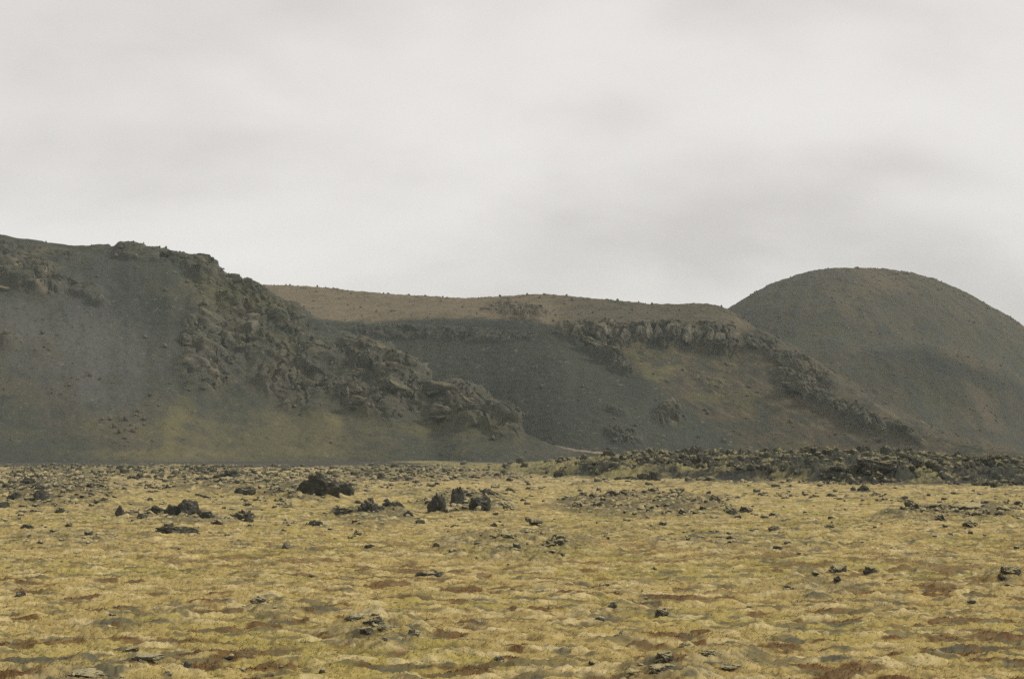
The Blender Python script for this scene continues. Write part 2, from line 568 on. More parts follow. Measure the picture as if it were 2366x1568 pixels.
# --- the left hill with its spur running down to the right
SPUR = [(-900, 430, 410), (-300, 498, 392), (0, 541, 382), (60, 553, 381), (120, 561, 380), (200, 569, 379), (262, 573, 379), (300, 569, 379), (345, 576, 379), (390, 578, 378), (430, 592, 378), (468, 600, 378),
        (482, 612, 377), (497, 637, 376), (530, 640, 376), (570, 656, 374), (610, 666, 371), (650, 692, 367), (690, 722, 361), (740, 742, 355), (790, 768, 351), (840, 783, 347), (890, 802, 342), (930, 822, 338),
        (965, 842, 335), (985, 868, 331), (1003, 892, 328), (1045, 884, 324), (1085, 896, 320), (1125, 922, 316), (1160, 944, 312), (1190, 980, 308), (1215, 1002, 306), (1260, 1022, 304), (1310, 1040, 303), (1400, 1062, 303), (1500, 1085, 303)]


STONES = []
SURF = {}


def stones_on(P, weight, n, lo, hi, seed):
    """remember n places on a slope for loose stones, likelier where weight is large; size in metres"""
    r = np.random.default_rng(seed)
    area = np.linalg.norm(np.cross(np.gradient(P, axis=1), np.gradient(P, axis=0)), axis=-1)
    w = (weight * area).ravel()
    i = r.choice(w.size, n, p=w / w.sum())
    p = P.reshape(-1, 3)[i]
    sz = lo * (hi / lo) ** (r.random(n) ** 2.2)
    STONES.append((p, sz))


def build_spur():
    u = np.linspace(-900, 1500, 1500)
    v = smooth(curve(SPUR, u, 1), 5); D = smooth(curve(SPUR, u, 2), 25)
    crest = place(u, v, D)
    zt = np.maximum(crest[2], -0.6)
    Db = D - np.maximum(zt, 0.0) / 0.52 - 3
    Db = smooth(Db, 61)
    lines = []
    for fz, fd in ((-0.02, 0.0), (0.10, 0.19), (0.36, 0.47), (0.62, 0.69), (0.84, 0.86), (0.955, 0.955), (1.0, 1.0)):
        d = Db + (D - Db) * fd
        z = zt * fz - (1.2 if fd == 0 else 0.0)
        if fd < 1:
            lines.append((crest[0] * d / D, d, z))
        else:
            lines.append((crest[0], D, np.where(crest[2] < -0.6, -0.6, crest[2])))
    for dd, k in ((10, 0.93), (45, 0.72), (130, 0.45), (330, -0.05)):
        flat = np.interp(u, [400, 650], [1.0, 0.0])
        zz = zt * (k * (1 - flat) + (0.98 - dd / 900.0) * flat) - 0.5
        lines.append((crest[0] * (D + dd) / D, D + dd, zz))
    P = loft(u, lines, [70, 110, 110, 100, 60, 40, 10, 12, 10, 10])
    pu, pv = uv_of(P[..., 0], P[..., 1], P[..., 2])
    x, y, z = P[..., 0], P[..., 1], P[..., 2]
    wb = 0.5 * fbm3(x / 14, y / 14, z / 14, 4)
    rock = np.zeros(x.shape)
    for cu, cv, hw, hh, rot, s in ((60, 640, 120, 42, 12, .9), (40, 578, 130, 22, 6, .45), (190, 672, 50, 18, 10, .5), (360, 590, 140, 18, 8, .5), (470, 625, 60, 32, 30, .9), (560, 690, 90, 40, 20, .95), (650, 735, 110, 34, 30, .9), (500, 790, 95, 60, 60, .95),
                                   (570, 770, 110, 60, 30, .8), (455, 870, 55, 42, 50, .8), (690, 880, 130, 60, 20, .7), (760, 840, 120, 48, 35, .6), (880, 845, 120, 44, 32, .95), (930, 900, 110, 48, 30, .9), (850, 925, 120, 40, 20, .8),
                                   (1000, 935, 60, 32, 20, .7), (1080, 930, 80, 48, 25, .9), (1150, 970, 60, 34, 40, .95), (700, 930, 60, 26, 10, .6), (20, 790, 30, 22, 0, .6), (230, 700, 24, 10, 0, .6)):
        rock = np.maximum(rock, s * blob(pu, pv, cu, cv, hw, hh, rot, 0.5, wb))
    front = pv < 1035
    P2, big, mid, fin = crags(P, rock, 3.6, (1, 1, 0.8), 11.5)
    n = normals(P)
    # gullied scree between the crags
    wg = p3(x / 30, y / 30, z / 30)
    fan = 0.5 * p2(pu / 95 + 3 + 0.9 * wg, pv / 300) + 0.2 * p2(pu / 38 + 1.5 * wg - pv / 120, pv / 160)
    P2 = P2 + n * ((1 - rock) * (0.9 * fan * ss(1050, 900, pv) + 0.30 * fbm3(x / 2.2, y / 2.2, z / 2.2, 3)))[..., None]
    c = np.broadcast_to(SCREE, P.shape).copy()
    n1 = fbm3(x / 22, y / 22, z / 22, 4); n2 = fbm3(x / 6, y / 6, z / 6, 4)
    c = lerp3(c, (0.078, 0.069, 0.050), ss(-0.1, 0.4, n1 + 0.3 * n2))
    c = lerp3(c, DUSK, 0.55 * ss(0.05, 0.4, -n2))
    chute_veil = np.maximum(blob(pu, pv, 215, 800, 130, 170, 0, 0.8, 0.6 * n1 + 0.5 * n2 + wb), blob(pu, pv, 60, 760, 90, 80, 0, 0.8, 0.6 * n1 + wb))
    c = lerp3(c, (0.095, 0.094, 0.086), 0.75 * chute_veil)  # paler scree tongue, partly the flare's pale veil put into the colour
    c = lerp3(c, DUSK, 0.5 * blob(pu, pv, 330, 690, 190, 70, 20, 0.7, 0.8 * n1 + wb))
    c = lerp3(c, ROCK, 0.9 * rock)
    c = lerp3(c, PALE, rock * 0.55 * ss(0.0, 0.5, n2 + 0.4 * mid - 0.1))
    c = lerp3(c, DUSK, rock * 0.7 * ss(0.05, 0.4, -n2 - 0.2 * mid))
    c = lerp3(c, OLIVE, 0.7 * ss(0.05, 0.4, n1) * blob(pu, pv, 620, 700, 300, 110, 25, 0.7))
    stk = fbm2(pu / 22 + 1.6 * n1 + 0.5 * n2 - pv / 60, pv / 70, 4, 0.6) * ss(1040, 960, pv)
    c = lerp3(c, (0.082, 0.078, 0.062), 0.35 * (1 - rock) * ss(0.1, 0.4, stk))
    c = lerp3(c, DUSK, 0.3 * (1 - rock) * ss(0.08, 0.4, -stk))
    foot = 0.8 * blob(pu, pv, 540, 1048, 400, 20, 0, 0.9, 1.6 * n2 + 1.5 * wb)
    c = lerp3(c, STRAW, 0.75 * foot * ss(-0.35, 0.25, n2 + 0.6 * n1))
    c = lerp3(c, (0.15, 0.13, 0.06), 0.45 * blob(pu, pv, 620, 1005, 420, 56, 0, 0.9, 1.3 * n2 + 1.4 * wb))
    c = lerp3(c, (0.13, 0.115, 0.052), 0.55 * blob(pu, pv, 400, 990, 22, 70, 22, 0.9, 1.5 * n2))
    c = lerp3(c, STRAW, 0.45 * blob(pu, pv, 775, 975, 18, 14, 0, 0.8, 1.5 * n2))
    c = speckle(c, x, y, z, 0.8, 0.30)
    stones_on(P2, (pv < 1045) * (P[..., 1] < 395) * (0.05 + 1.2 * rock + 1.3 * ss(0.12, 0.4, n1 + 0.5 * n2)) * ss(1, 4, z), 3600, 0.2, 1.4, 31)
    SURF['craggy_hill'] = (P2, pu, pv)
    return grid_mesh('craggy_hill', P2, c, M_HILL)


RIDGE_TOP = [(350, 664, 540), (610, 661, 530), (660, 662, 528), (720, 664, 524), (770, 668, 520), (800, 673, 518), (850, 677, 514), (920, 683, 508), (1000, 687, 500), (1065, 692, 494), (1110, 690, 490), (1170, 686, 482), (1230, 682, 474), (1260, 681, 470), (1310, 685, 464), (1400, 694, 452), (1450, 698, 446), (1500, 704, 440),
             (1560, 705, 434), (1600, 701, 430), (1640, 703, 427), (1665, 708, 425), (1690, 720, 422), (1715, 740, 418), (1760, 765, 412), (1830, 795, 402), (1880, 832, 392), (1950, 872, 380), (2010, 908, 369), (2080, 948, 356), (2150, 984, 344), (2250, 1020, 328), (2365, 1046, 312), (2500, 1072, 300), (2600, 1090, 295)]
RIDGE_RIM = [(350, 728, 450), (640, 716, 448), (720, 738, 440), (800, 744, 436), (880, 746, 432), (960, 738, 428), (1100, 735, 420), (1240, 743, 405), (1290, 760, 397), (1340, 752, 396), (1400, 750, 396), (1500, 744, 396), (1600, 744, 394), (1690, 756, 391), (1760, 790, 386), (1830, 822, 380), (1950, 893, 364), (2080, 964, 343), (2150, 996, 334), (2250, 1026, 320), (2365, 1049, 306), (2500, 1074, 297), (2600, 1092, 292)]
RIDGE_FOOT = [(350, 768, 438), (640, 770, 436), (720, 780, 426), (880, 800, 419), (1000, 792, 414), (1240, 788, 394), (1290, 790, 390), (1400, 800, 389), (1500, 798, 389), (1600, 806, 387), (1690, 815, 384), (1760, 835, 378), (1830, 862, 370), (1950, 922, 355), (2080, 982, 336), (2150, 1008, 328), (2250, 1032, 316), (2365, 1052, 304), (2500, 1076, 295), (2600, 1094, 290)]


def build_ridge():
    u = np.linspace(350, 2600, 1500)

    def ln(tab, k):
        return smooth(curve(tab, u, 1), k), smooth(curve(tab, u, 2), 41)
    vt, Dt = ln(RIDGE_TOP, 5); vr, Dr = ln(RIDGE_RIM, 25); vf, Df = ln(RIDGE_FOOT, 31)
    top = place(u, vt, Dt); rim = place(u, vr, Dr); foot = place(u, vf, Df)
    zf = np.maximum(foot[2], 0.0)
    fan = np.exp(-((u - 1390) / 190) ** 2)
    Db = smooth(Df - zf / 0.56 - 4, 101) - 10 * fan
    lines = []
    for fz, fd in ((0.0, 0.0), (0.13, 0.2), (0.40, 0.46), (0.70, 0.73)):
        d = Db + (Df - Db) * fd - 5 * fan * math.sin(math.pi * fd)
        z = zf * fz - (1.2 if fd == 0 else 0.0)
        lines.append((foot[0] * d / Df, d, z))
    lines.append(foot)
    lines.append(rim)
    dm = Dr + (Dt - Dr) * 0.5
    vm = vr + (vt - vr) * 0.55
    lines.append(place(u, vm, dm))
    lines.append(top)
    for dd, k in ((12, 0.97), (60, 0.86), (200, 0.5), (420, -0.05)):
        lines.append((top[0] * (Dt + dd) / Dt, Dt + dd, np.maximum(top[2], 0) * k - 0.6))
    P = loft(u, lines, [60, 80, 90, 90, 90, 40, 40, 8, 8, 8, 8])
    pu, pv = uv_of(P[..., 0], P[..., 1], P[..., 2])
    x, y, z = P[..., 0], P[..., 1], P[..., 2]
    wb = 0.45 * fbm3(x / 14, y / 14, z / 14, 4)
    rock = np.zeros(x.shape)
    for cu, cv, hw, hh, rot, s in ((1400, 775, 120, 30, 4, .8), (1530, 775, 130, 30, 2, .95), (1660, 785, 55, 34, 20, 1.0), (1200, 718, 70, 18, 5, .7), (1430, 840, 40, 16, 35, .9), (1370, 805, 60, 12, 30, .7), (1545, 962, 36, 26, 30, .8), (1440, 1010, 50, 22, 20, .5),
                                   (1770, 800, 60, 22, 35, .55), (1870, 860, 90, 20, 35, .6), (1890, 920, 110, 24, 32, .9), (1990, 965, 70, 20, 30, .8), (2090, 1000, 50, 14, 30, .6), (1420, 945, 30, 12, 20, .4),
                                   (1000, 770, 260, 16, 2, .35), (1640, 880, 60, 20, 30, .25)):
        rock = np.maximum(rock, s * blob(pu, pv, cu, cv, hw, hh, rot, 0.5, wb))
    P2, big, mid, fin = crags(P, rock, 3.2, (1.6, 1.6, 0.4), 10.0)
    n = normals(P)
    fan_n = 0.5 * p2(pu / 80 + (pv - 780) * 0.004, pv / 500) + 0.25 * p2(pu / 30, pv / 300)
    P2 = P2 + n * ((1 - rock) * (0.7 * fan_n * ss(1040, 880, pv) * ss(740, 800, pv) + 0.28 * fbm3(x / 2.2, y / 2.2, z / 2.2, 3)))[..., None]
    # stony skyline
    P2[..., 2] += 0.7 * ss(15, 0, pv - np.interp(pu, u, vt)) * np.clip(fbm3(x / 2.5, y / 2.5, z / 2.5, 3), 0, 1)
    c = np.broadcast_to(SCREE, P.shape).copy() * 0.92
    n1 = fbm3(x / 20, y / 20, z / 20, 4); n2 = fbm3(x / 6, y / 6, z / 6, 4)
    c = lerp3(c, DUSK, 0.45 * ss(0.0, 0.4, n1))
    # brown vegetated side right of the scree fan
    edge = np.interp(pv, [740, 775, 805, 855, 930, 1030], [1285, 1290, 1360, 1450, 1560, 1690]) + 30 * n1
    veg = ss(-10, 40, pu - edge)
    c = lerp3(c, BROWN, 0.75 * veg * ss(-0.5, 0.2, n2))
    c = lerp3(c, OLIVE, 0.45 * veg * ss(-0.05, 0.3, n1 + 0.4 * n2))
    c = lerp3(c, (0.12, 0.125, 0.045), 0.6 * ss(0.0, 0.4, n2 + 0.3 * n1) * blob(pu, pv, 1570, 865, 130, 50, 25, 0.8))
    c = lerp3(c, SCREE, 0.8 * blob(pu, pv, 1580, 1000, 150, 40, 20, 0.6, wb))
    ac = pu * 0.46 - pv * 0.89; al = pu * 0.89 + pv * 0.46
    stk = fbm2(ac / 13 + 0.6 * n1, al / 70, 4, 0.6)
    c = lerp3(c, (0.135, 0.112, 0.066), 0.6 * veg * ss(0.12, 0.42, stk))
    c = lerp3(c, DUSK, 0.55 * veg * ss(0.08, 0.4, -stk))
    # the plateau
    rimv = np.interp(pu, u, vr)
    above = ss(4, -8, pv - rimv + 10 * n2) * ss(1760, 1660, pu)
    c = lerp3(c, RUST, 0.95 * above)
    c = lerp3(c, (0.10, 0.078, 0.048), 0.7 * above * ss(0.0, 0.35, n2))
    c = lerp3(c, (0.175, 0.135, 0.085), 0.5 * above * ss(0.05, 0.4, -n2 + 0.3 * n1))
    c = lerp3(c, (0.080, 0.068, 0.044), 0.9 * ss(1220, 1380, pu) * above)
    c = lerp3(c, (0.055, 0.052, 0.036), 0.7 * ss(1250, 1380, pu) * above * ss(-0.05, 0.3, n2 + 0.5 * n1))
    c = lerp3(c, ROCK, 0.85 * rock)
    c = lerp3(c, PALE, rock * 0.6 * ss(-0.05, 0.4, n2 + 0.4 * mid - 0.15))
    c = lerp3(c, DUSK, rock * 0.75 * ss(0.05, 0.4, -n2 - 0.2 * mid))
    c = lerp3(c, (0.26, 0.21, 0.15), 0.9 * ss(3.5, 1.2, np.abs(pv - np.interp(pu, [1280, 1330, 1420], [1030, 1040, 1049]))) * ss(1275, 1290, pu) * ss(1430, 1410, pu))
    c = speckle(c, x, y, z, 0.8, 0.28)
    sky_ln = ss(8, 0, np.abs(pv - np.interp(pu, u, vt)))
    stones_on(P2, (pu > 560) * (pv < 1050) * (P[..., 1] < 545) * (0.12 + 0.9 * rock + 0.55 * veg * ss(-0.1, 0.35, n2) + 0.22 * above * ss(0, 0.3, n2) + 0.9 * sky_ln * ss(-0.1, 0.3, n2)) * ss(1, 4, z), 5600, 0.2, 1.15, 32)
    SURF['plateau_ridge'] = (P2, pu, pv)
    return grid_mesh('plateau_ridge', P2, c, M_HILL)


CONE_TOP = [(1300, 930), (1500, 826), (1600, 765), (1680, 716), (1720, 692), (1760, 669), (1800, 650), (1850, 633), (1900, 623), (1945, 620), (2000, 621), (2060, 626), (2100, 633), (2150, 645), (2200, 664), (2260, 694), (2310, 723), (2365, 757), (2450, 815), (2600, 905), (2800, 990), (3050, 1040), (3300, 1060)]


def build_cone():
    u = np.linspace(1300, 3300, 1100)
    v = smooth(curve(CONE_TOP, u, 1), 41); D = 660 - 30 * ((u - 1950) / 700) ** 2
    top = place(u, v, D)
    zt = np.maximum(top[2], 0)
    Db = D - zt / 0.50 - 5
    lines = []
    sh = np.exp(-((u - 2220) / 190) ** 2)
    for fz, fd in ((0.0, 0.0), (0.20, 0.17), (0.43, 0.38), (0.54, 0.50), (0.78, 0.72), (0.92, 0.87), (0.98, 0.95), (1.0, 1.0)):
        d = Db + (D - Db) * fd - (20 * sh if fz in (0.43,) else 0)
        z = zt * fz - (1.2 if fd == 0 else 0) + (5 * sh if fz == 0.43 else 0)
        lines.append((top[0] * d / D, d, z))
    for dd, k in ((20, 0.985), (70, 0.86), (200, 0.3), (300, -0.05)):
        lines.append((top[0] * (D + dd) / D, D + dd, zt * k - 0.3))
    P = loft(u, lines, [50, 70, 60, 70, 60, 40, 30, 10, 10, 10, 8])
    pu, pv = uv_of(P[..., 0], P[..., 1], P[..., 2])
    x, y, z = P[..., 0], P[..., 1], P[..., 2]
    n = normals(P)
    n1 = fbm3(x / 45, y / 45, z / 45, 4); n2 = fbm3(x / 9, y / 9, z / 9, 4)
    shelf_shade = np.maximum(blob(pu, pv, 2210, 858, 190, 20, 17, 0.7, 0.5 * n2), 0.7 * blob(pu, pv, 2080, 815, 90, 22, -6, 0.8, 0.6 * n2))
    shelf_shade = np.maximum(shelf_shade, 0.6 * blob(pu, pv, 2290, 1010, 90, 14, 12, 0.7, 0.6 * n2))
    ang = np.arctan2(x - 150.0, 700.0 - y)
    gul = fbm2(ang * 7.0 + 0.3 * n2, z / 60 + 3, 4, 0.55, True)
    crest_k = 0.25 + 0.75 * ss(20, 90, pv - np.interp(pu, u, v))
    P2 = P + n * (2.6 * crest_k * n1 + 0.7 * n2 + 0.7 * gul + 0.3 * fbm3(x / 3, y / 3, z / 3, 2))[..., None] * ss(-1, 6, z)[..., None]
    P2[..., 2] += 0.55 * ss(10, 0, pv - np.interp(pu, u, v)) * ss(1900, 2000, pu) * np.clip(fbm3(x / 4, y / 4, z / 4, 3), 0, 1) * 2
    c = np.broadcast_to(np.array((0.062, 0.053, 0.036), np.float32), P.shape).copy()
    c = lerp3(c, (0.084, 0.068, 0.042), ss(-0.1, 0.4, n1))
    c = lerp3(c, (0.062, 0.062, 0.034), 0.6 * ss(0.0, 0.35, -n1 + 0.3 * n2))
    c = lerp3(c, (0.048, 0.046, 0.040), 0.6 * ss(0.0, 0.4, n2))
    c = lerp3(c, (0.042, 0.043, 0.035), 0.6 * ss(0.55, 0.85, gul + 0.3 * n2))
    c = lerp3(c, (0.105, 0.078, 0.050), 0.7 * ss(0.05, 0.4, n1 - 0.3 * gul + 0.3 * n2))
    c = lerp3(c, (0.035, 0.036, 0.03), 0.75 * shelf_shade)  # shadow under the shoulder fold painted in, along with dark stony strips
    c = speckle(c, x, y, z, 1.4, 0.40)
    stones_on(P2, (pu > 1650) * (pu < 2420) * (P[..., 1] < 675) * (0.2 + ss(0.0, 0.4, n1) + 0.8 * ss(8, 0, np.abs(pv - np.interp(pu, u, v))) * (pu > 1900) * ss(0, 0.3, n2)) * ss(4, 10, z), 1500, 0.3, 1.3, 33)
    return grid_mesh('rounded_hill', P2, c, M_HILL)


tag(build_spur(), 'craggy hill at left with scree and a rocky spur falling right', None, None, 'structure')
tag(build_ridge(), 'flat topped brown ridge with a cliff band and dark bowl', None, None, 'structure')
tag(build_cone(), 'smooth rounded brown hill behind the ridge at right', None, None, 'structure')


# ------------------------------------------------------------------ haze
def build_haze():
    bm = bmesh.new()
    bmesh.ops.create_cube(bm, size=1.0)
    me = bpy.data.meshes.new('haze'); bm.to_mesh(me); bm.free()
    o = bpy.data.objects.new('haze', me); COL.objects.link(o)
    o.scale = (3600, 3600, 98); o.location = (0, 500, 98 / 2 - 3.5)
    m = bpy.data.materials.new('thin_haze'); m.use_nodes = True
    t = NT(m.node_tree)
    ou = t.n('ShaderNodeOutputMaterial'); pv = t.n('ShaderNodeVolumePrincipled')
    pv.inputs['Color'].default_value = (0.71, 0.85, 0.83, 1)
    pv.inputs['Density'].default_value = HAZE
    t.l(pv.outputs[0], ou.inputs['Volume'])
    me.materials.append(m)
    tag(o, 'thin pale haze over the plain and hills', None, None, 'stuff')


HAZE = 0.00020
build_haze()

# ------------------------------------------------------------------ rocks
def rock_bm(seed, sub, rough=0.28, planes=9):
    """a broken lava block of unit half-width standing on z = 0"""
    r = np.random.default_rng(seed)
    bm = bmesh.new()
    bmesh.ops.create_icosphere(bm, subdivisions=sub, radius=1.0)
    bm.verts.ensure_lookup_table()
    co = np.array([v.co for v in bm.verts], np.float64)
    for _ in range(planes):
        d = r.normal(size=3); d /= np.linalg.norm(d)
        h = r.uniform(0.5, 0.85)
        k = co @ d - h
        co = co - np.maximum(k, 0)[:, None] * d
    o = r.uniform(0, 50, 3)
    q = co * 1.5 + o
    n = fbm3(q[:, 0], q[:, 1], q[:, 2], 6 if sub > 2 else 2, 0.66)
    q2 = co * 3.2 + o
    n2 = fbm3(q2[:, 0], q2[:, 1], q2[:, 2], 4 if sub > 2 else 2, 0.6, True)
    ln = np.linalg.norm(co, axis=1)[:, None]
    co = co * (1 + rough * 1.6 * n[:, None] + rough * 0.45 * n2[:, None])
    co[:, 2] = np.where(co[:, 2] < -0.25, -0.25 + 0.2 * (co[:, 2] + 0.25), co[:, 2])
    mx = np.abs(co[:, :2]).max(0)
    co[:, 0] /= mx[0]; co[:, 1] /= mx[1]
    lo = co[:, 2].min(); co[:, 2] = (co[:, 2] - lo) / (co[:, 2].max() - lo)
    f = np.array([[v.index for v in fc.verts] for fc in bm.faces], np.int32)
    bm.free()
    return co.astype(np.float32), f


PROTO = []
for k in range(9):
    co, f = rock_bm(100 + k, 5, 0.40 + 0.06 * (k % 3), 12)
    PROTO.append((co, f))
SMALL = [rock_bm(300 + k, 2, 0.34, 6) for k in range(12)]
TINY = [rock_bm(400 + k, 1, 0.3, 3) for k in range(10)]

MESHES = {}


def rock_mesh(k, mat):
    key = (k, mat.name)
    if key not in MESHES:
        co, f = PROTO[k]
        o = raw_mesh('lava_rock', co, f, None, mat, flat=False)
        MESHES[key] = o.data
        bpy.data.objects.remove(o)
    return MESHES[key]


def ground_at(x, y):
    return float(ground(np.array([x]), np.array([y]))[0])


def base_D(v):
    return CAMZ / math.tan(math.atan((v - H / 2) / F) - PITCH)


def put_rock(name, u, v, wpx, hpx, label, cat, group=None, mat=None, depth=0.8, k=None, yaw=None, D=None, sink=0.30):
    mat = mat or M_LAVA
    if D is None:                      # where the sight line through the stone's foot meets the ground
        D = 14.0
        for st in (4.0, 1.0, 0.25, 0.06):
            while D < 300:
                px_, py_, pz_ = place(u, v, D)
                if pz_ <= ground_at(float(px_), D):
                    break
                D += st
            D -= st
        D += 0.05
    x = float(place(u, v, D)[0])
    w = wpx / F * D; h = hpx / F * D
    z = ground_at(x, D)
    o = bpy.data.objects.new(name, rock_mesh(random.randrange(len(PROTO)) if k is None else k, mat))
    COL.objects.link(o)
    o.location = (x, D + depth * w * 0.25, z - sink * h)
    o.scale = (w / 2, w / 2 * depth, h * (1 + sink))
    o.rotation_euler = (0, 0, random.uniform(-0.35, 0.35) + random.choice((0, math.pi)) if yaw is None else yaw)
    tag(o, label, cat, group)
    return o


NOTABLE = [
    ('lava_boulder', 738, 1143, 112, 54, 'largest dark rounded lava boulder standing alone in the moss', 'boulder', M_LAVA, .8, 0),
    ('lava_boulder', 796, 1140, 46, 26, 'low dark block leaning on the right side of the largest boulder', 'boulder', M_LAVA, .8, 1),
    ('lava_boulder', 1014, 1179, 58, 42, 'upright dark boulder at the left of the leaning pair in mid field', 'boulder', M_LAVA, .8, 2),
    ('lava_boulder', 1052, 1168, 40, 44, 'narrow pointed dark boulder right beside the upright one in mid field', 'boulder', M_LAVA, .9, 3),
    ('lava_boulder', 1112, 1178, 66, 34, 'broad dark boulder with a mossy top, right of the pointed one', 'boulder', M_LAVA, .8, 4),
    ('lava_boulder', 852, 1181, 64, 34, 'dark humped boulder in the stony strip below the largest boulder', 'boulder', M_LAVA, .8, 5),
    ('lava_boulder', 912, 1176, 64, 18, 'long flat dark slab just right of the humped boulder', 'boulder', M_LAVA, .5, 6),
    ('lava_boulder', 795, 1190, 70, 16, 'low flat dark rock just left of the humped boulder', 'boulder', M_LAVA, .5, 7),
    ('lava_boulder', 277, 1193, 30, 26, 'small upright dark stone standing alone in the moss at left', 'boulder', M_LAVA, .8, 8),
    ('lava_boulder', 357, 1188, 48, 22, 'dark flat-topped rock at the left end of the row of three', 'boulder', M_LAVA, .7, 0),
    ('lava_boulder', 440, 1188, 62, 32, 'dark peaked rock in the middle of the row of three', 'boulder', M_LAVA, .7, 3),
    ('lava_boulder', 476, 1198, 40, 18, 'small dark block touching the right foot of the peaked rock', 'boulder', M_LAVA, .7, 1),
    ('lava_boulder', 566, 1202, 84, 26, 'wide dark rock at the right end of the row of three', 'boulder', M_LAVA, .6, 2),
    ('lava_boulder', 418, 1231, 130, 15, 'very long low dark slab sunk in moss below the row of three', 'boulder', M_LAVA, .4, 6),
    ('lava_boulder', 98, 1156, 48, 26, 'dark triangular rock in the stony ground at far left', 'boulder', M_LAVA, .7, 3),
    ('lava_boulder', 60, 1118, 70, 18, 'long dark ledge near the left edge below the hill foot', 'boulder', M_LAVA, .6, 5),
    ('lava_boulder', 518, 1107, 78, 24, 'dark jagged rock pile top left of the largest boulder', 'boulder', M_LAVA, .7, 7),
    ('lava_boulder', 568, 1142, 70, 20, 'low dark rock midway between the jagged pile and the row of three', 'boulder', M_LAVA, .6, 4),
    ('lava_boulder', 1285, 1262, 90, 26, 'dark rough rock at the right end of the stony rise in mid field', 'boulder', M_MOSSY, .7, 5),
    ('lava_boulder', 1165, 1244, 60, 20, 'grey mossy rock on top of the stony rise in mid field', 'boulder', M_MOSSY, .7, 8),
    ('lava_boulder', 2235, 1184, 130, 22, 'long dark rock bank by the right edge below the lava bank', 'boulder', M_MOSSY, .5, 6),
    ('lava_boulder', 2308, 1126, 34, 18, 'small rounded dark boulder at the foot of the lava bank by the right edge', 'boulder', M_LAVA, .8, 0),
    ('lava_boulder', 1998, 1134, 34, 16, 'small dark boulder alone on the smooth moss before the lava bank', 'boulder', M_LAVA, .8, 2),
    ('lava_boulder', 1940, 1322, 52, 20, 'shaggy dark stone left of a smaller one in the right foreground', 'boulder', M_MOSSY, .8, 7),
    ('lava_boulder', 2012, 1326, 34, 16, 'smaller dark stone just right of the shaggy one', 'boulder', M_LAVA, .8, 1),
    ('lava_boulder', 2334, 1326, 60, 18, 'flat dark stone at the right edge of the foreground', 'boulder', M_MOSSY, .6, 4),
    ('lava_boulder', 985, 1331, 84, 12, 'long low dark rock in the centre foreground, tapering to the left', 'boulder', M_LAVA, .5, 6),
    ('lava_boulder', 895, 1458, 84, 15, 'flat grey lichen covered stone on the rough mound left of centre', 'boulder', M_LICHEN, .7, 5),
    ('lava_boulder', 815, 1436, 54, 15, 'grey streaked stone at the upper left of the rough mound', 'boulder', M_LICHEN, .7, 8),
    ('lava_boulder', 190, 1562, 90, 14, 'grey stone cut by the bottom edge of the picture at left', 'boulder', M_LICHEN, .8, 0),
    ('lava_boulder', 330, 1528, 90, 12, 'flat pale grey stone in the left corner of the foreground', 'boulder', M_LICHEN, .6, 6),
    ('lava_boulder', 1520, 1558, 80, 15, 'dark green mossy stone at the bottom edge right of centre', 'boulder', M_MOSSY, .8, 3),
    ('lava_boulder', 1585, 1500, 44, 17, 'small dark stone above the mossy stone at the bottom edge', 'boulder', M_MOSSY, .8, 2),
    ('lava_boulder', 1690, 1548, 66, 9, 'flat grey green stone right of the mossy stone at the bottom edge', 'boulder', M_LICHEN, .7, 7),
    ('lava_boulder', 1640, 1522, 48, 11, 'low dark stone beside the flat grey green one', 'boulder', M_MOSSY, .7, 1),
    ('lava_boulder', 2040, 1085, 140, 34, 'dark block heap on the crest of the lava bank at right', 'boulder', M_LAVA, .7, 4),
    ('lava_boulder', 1460, 1560, 50, 10, 'thin dark stone at the bottom edge left of the mossy stone', 'boulder', M_MOSSY, .7, 8),
    ('lava_boulder', 600, 1392, 50, 14, 'pale topped stone beside rusty heath, left of the rough mound', 'boulder', M_LICHEN, .7, 2),
    ('lava_boulder', 660, 1265, 22, 18, 'small round pale stone in the moss left of centre', 'boulder', M_LICHEN, .9, 0),
]
for (nm, u, v, w, h, lab, cat, mat, dep, k) in NOTABLE:
    put_rock(nm, u, v, w, h, lab, cat, None, mat, dep, k)


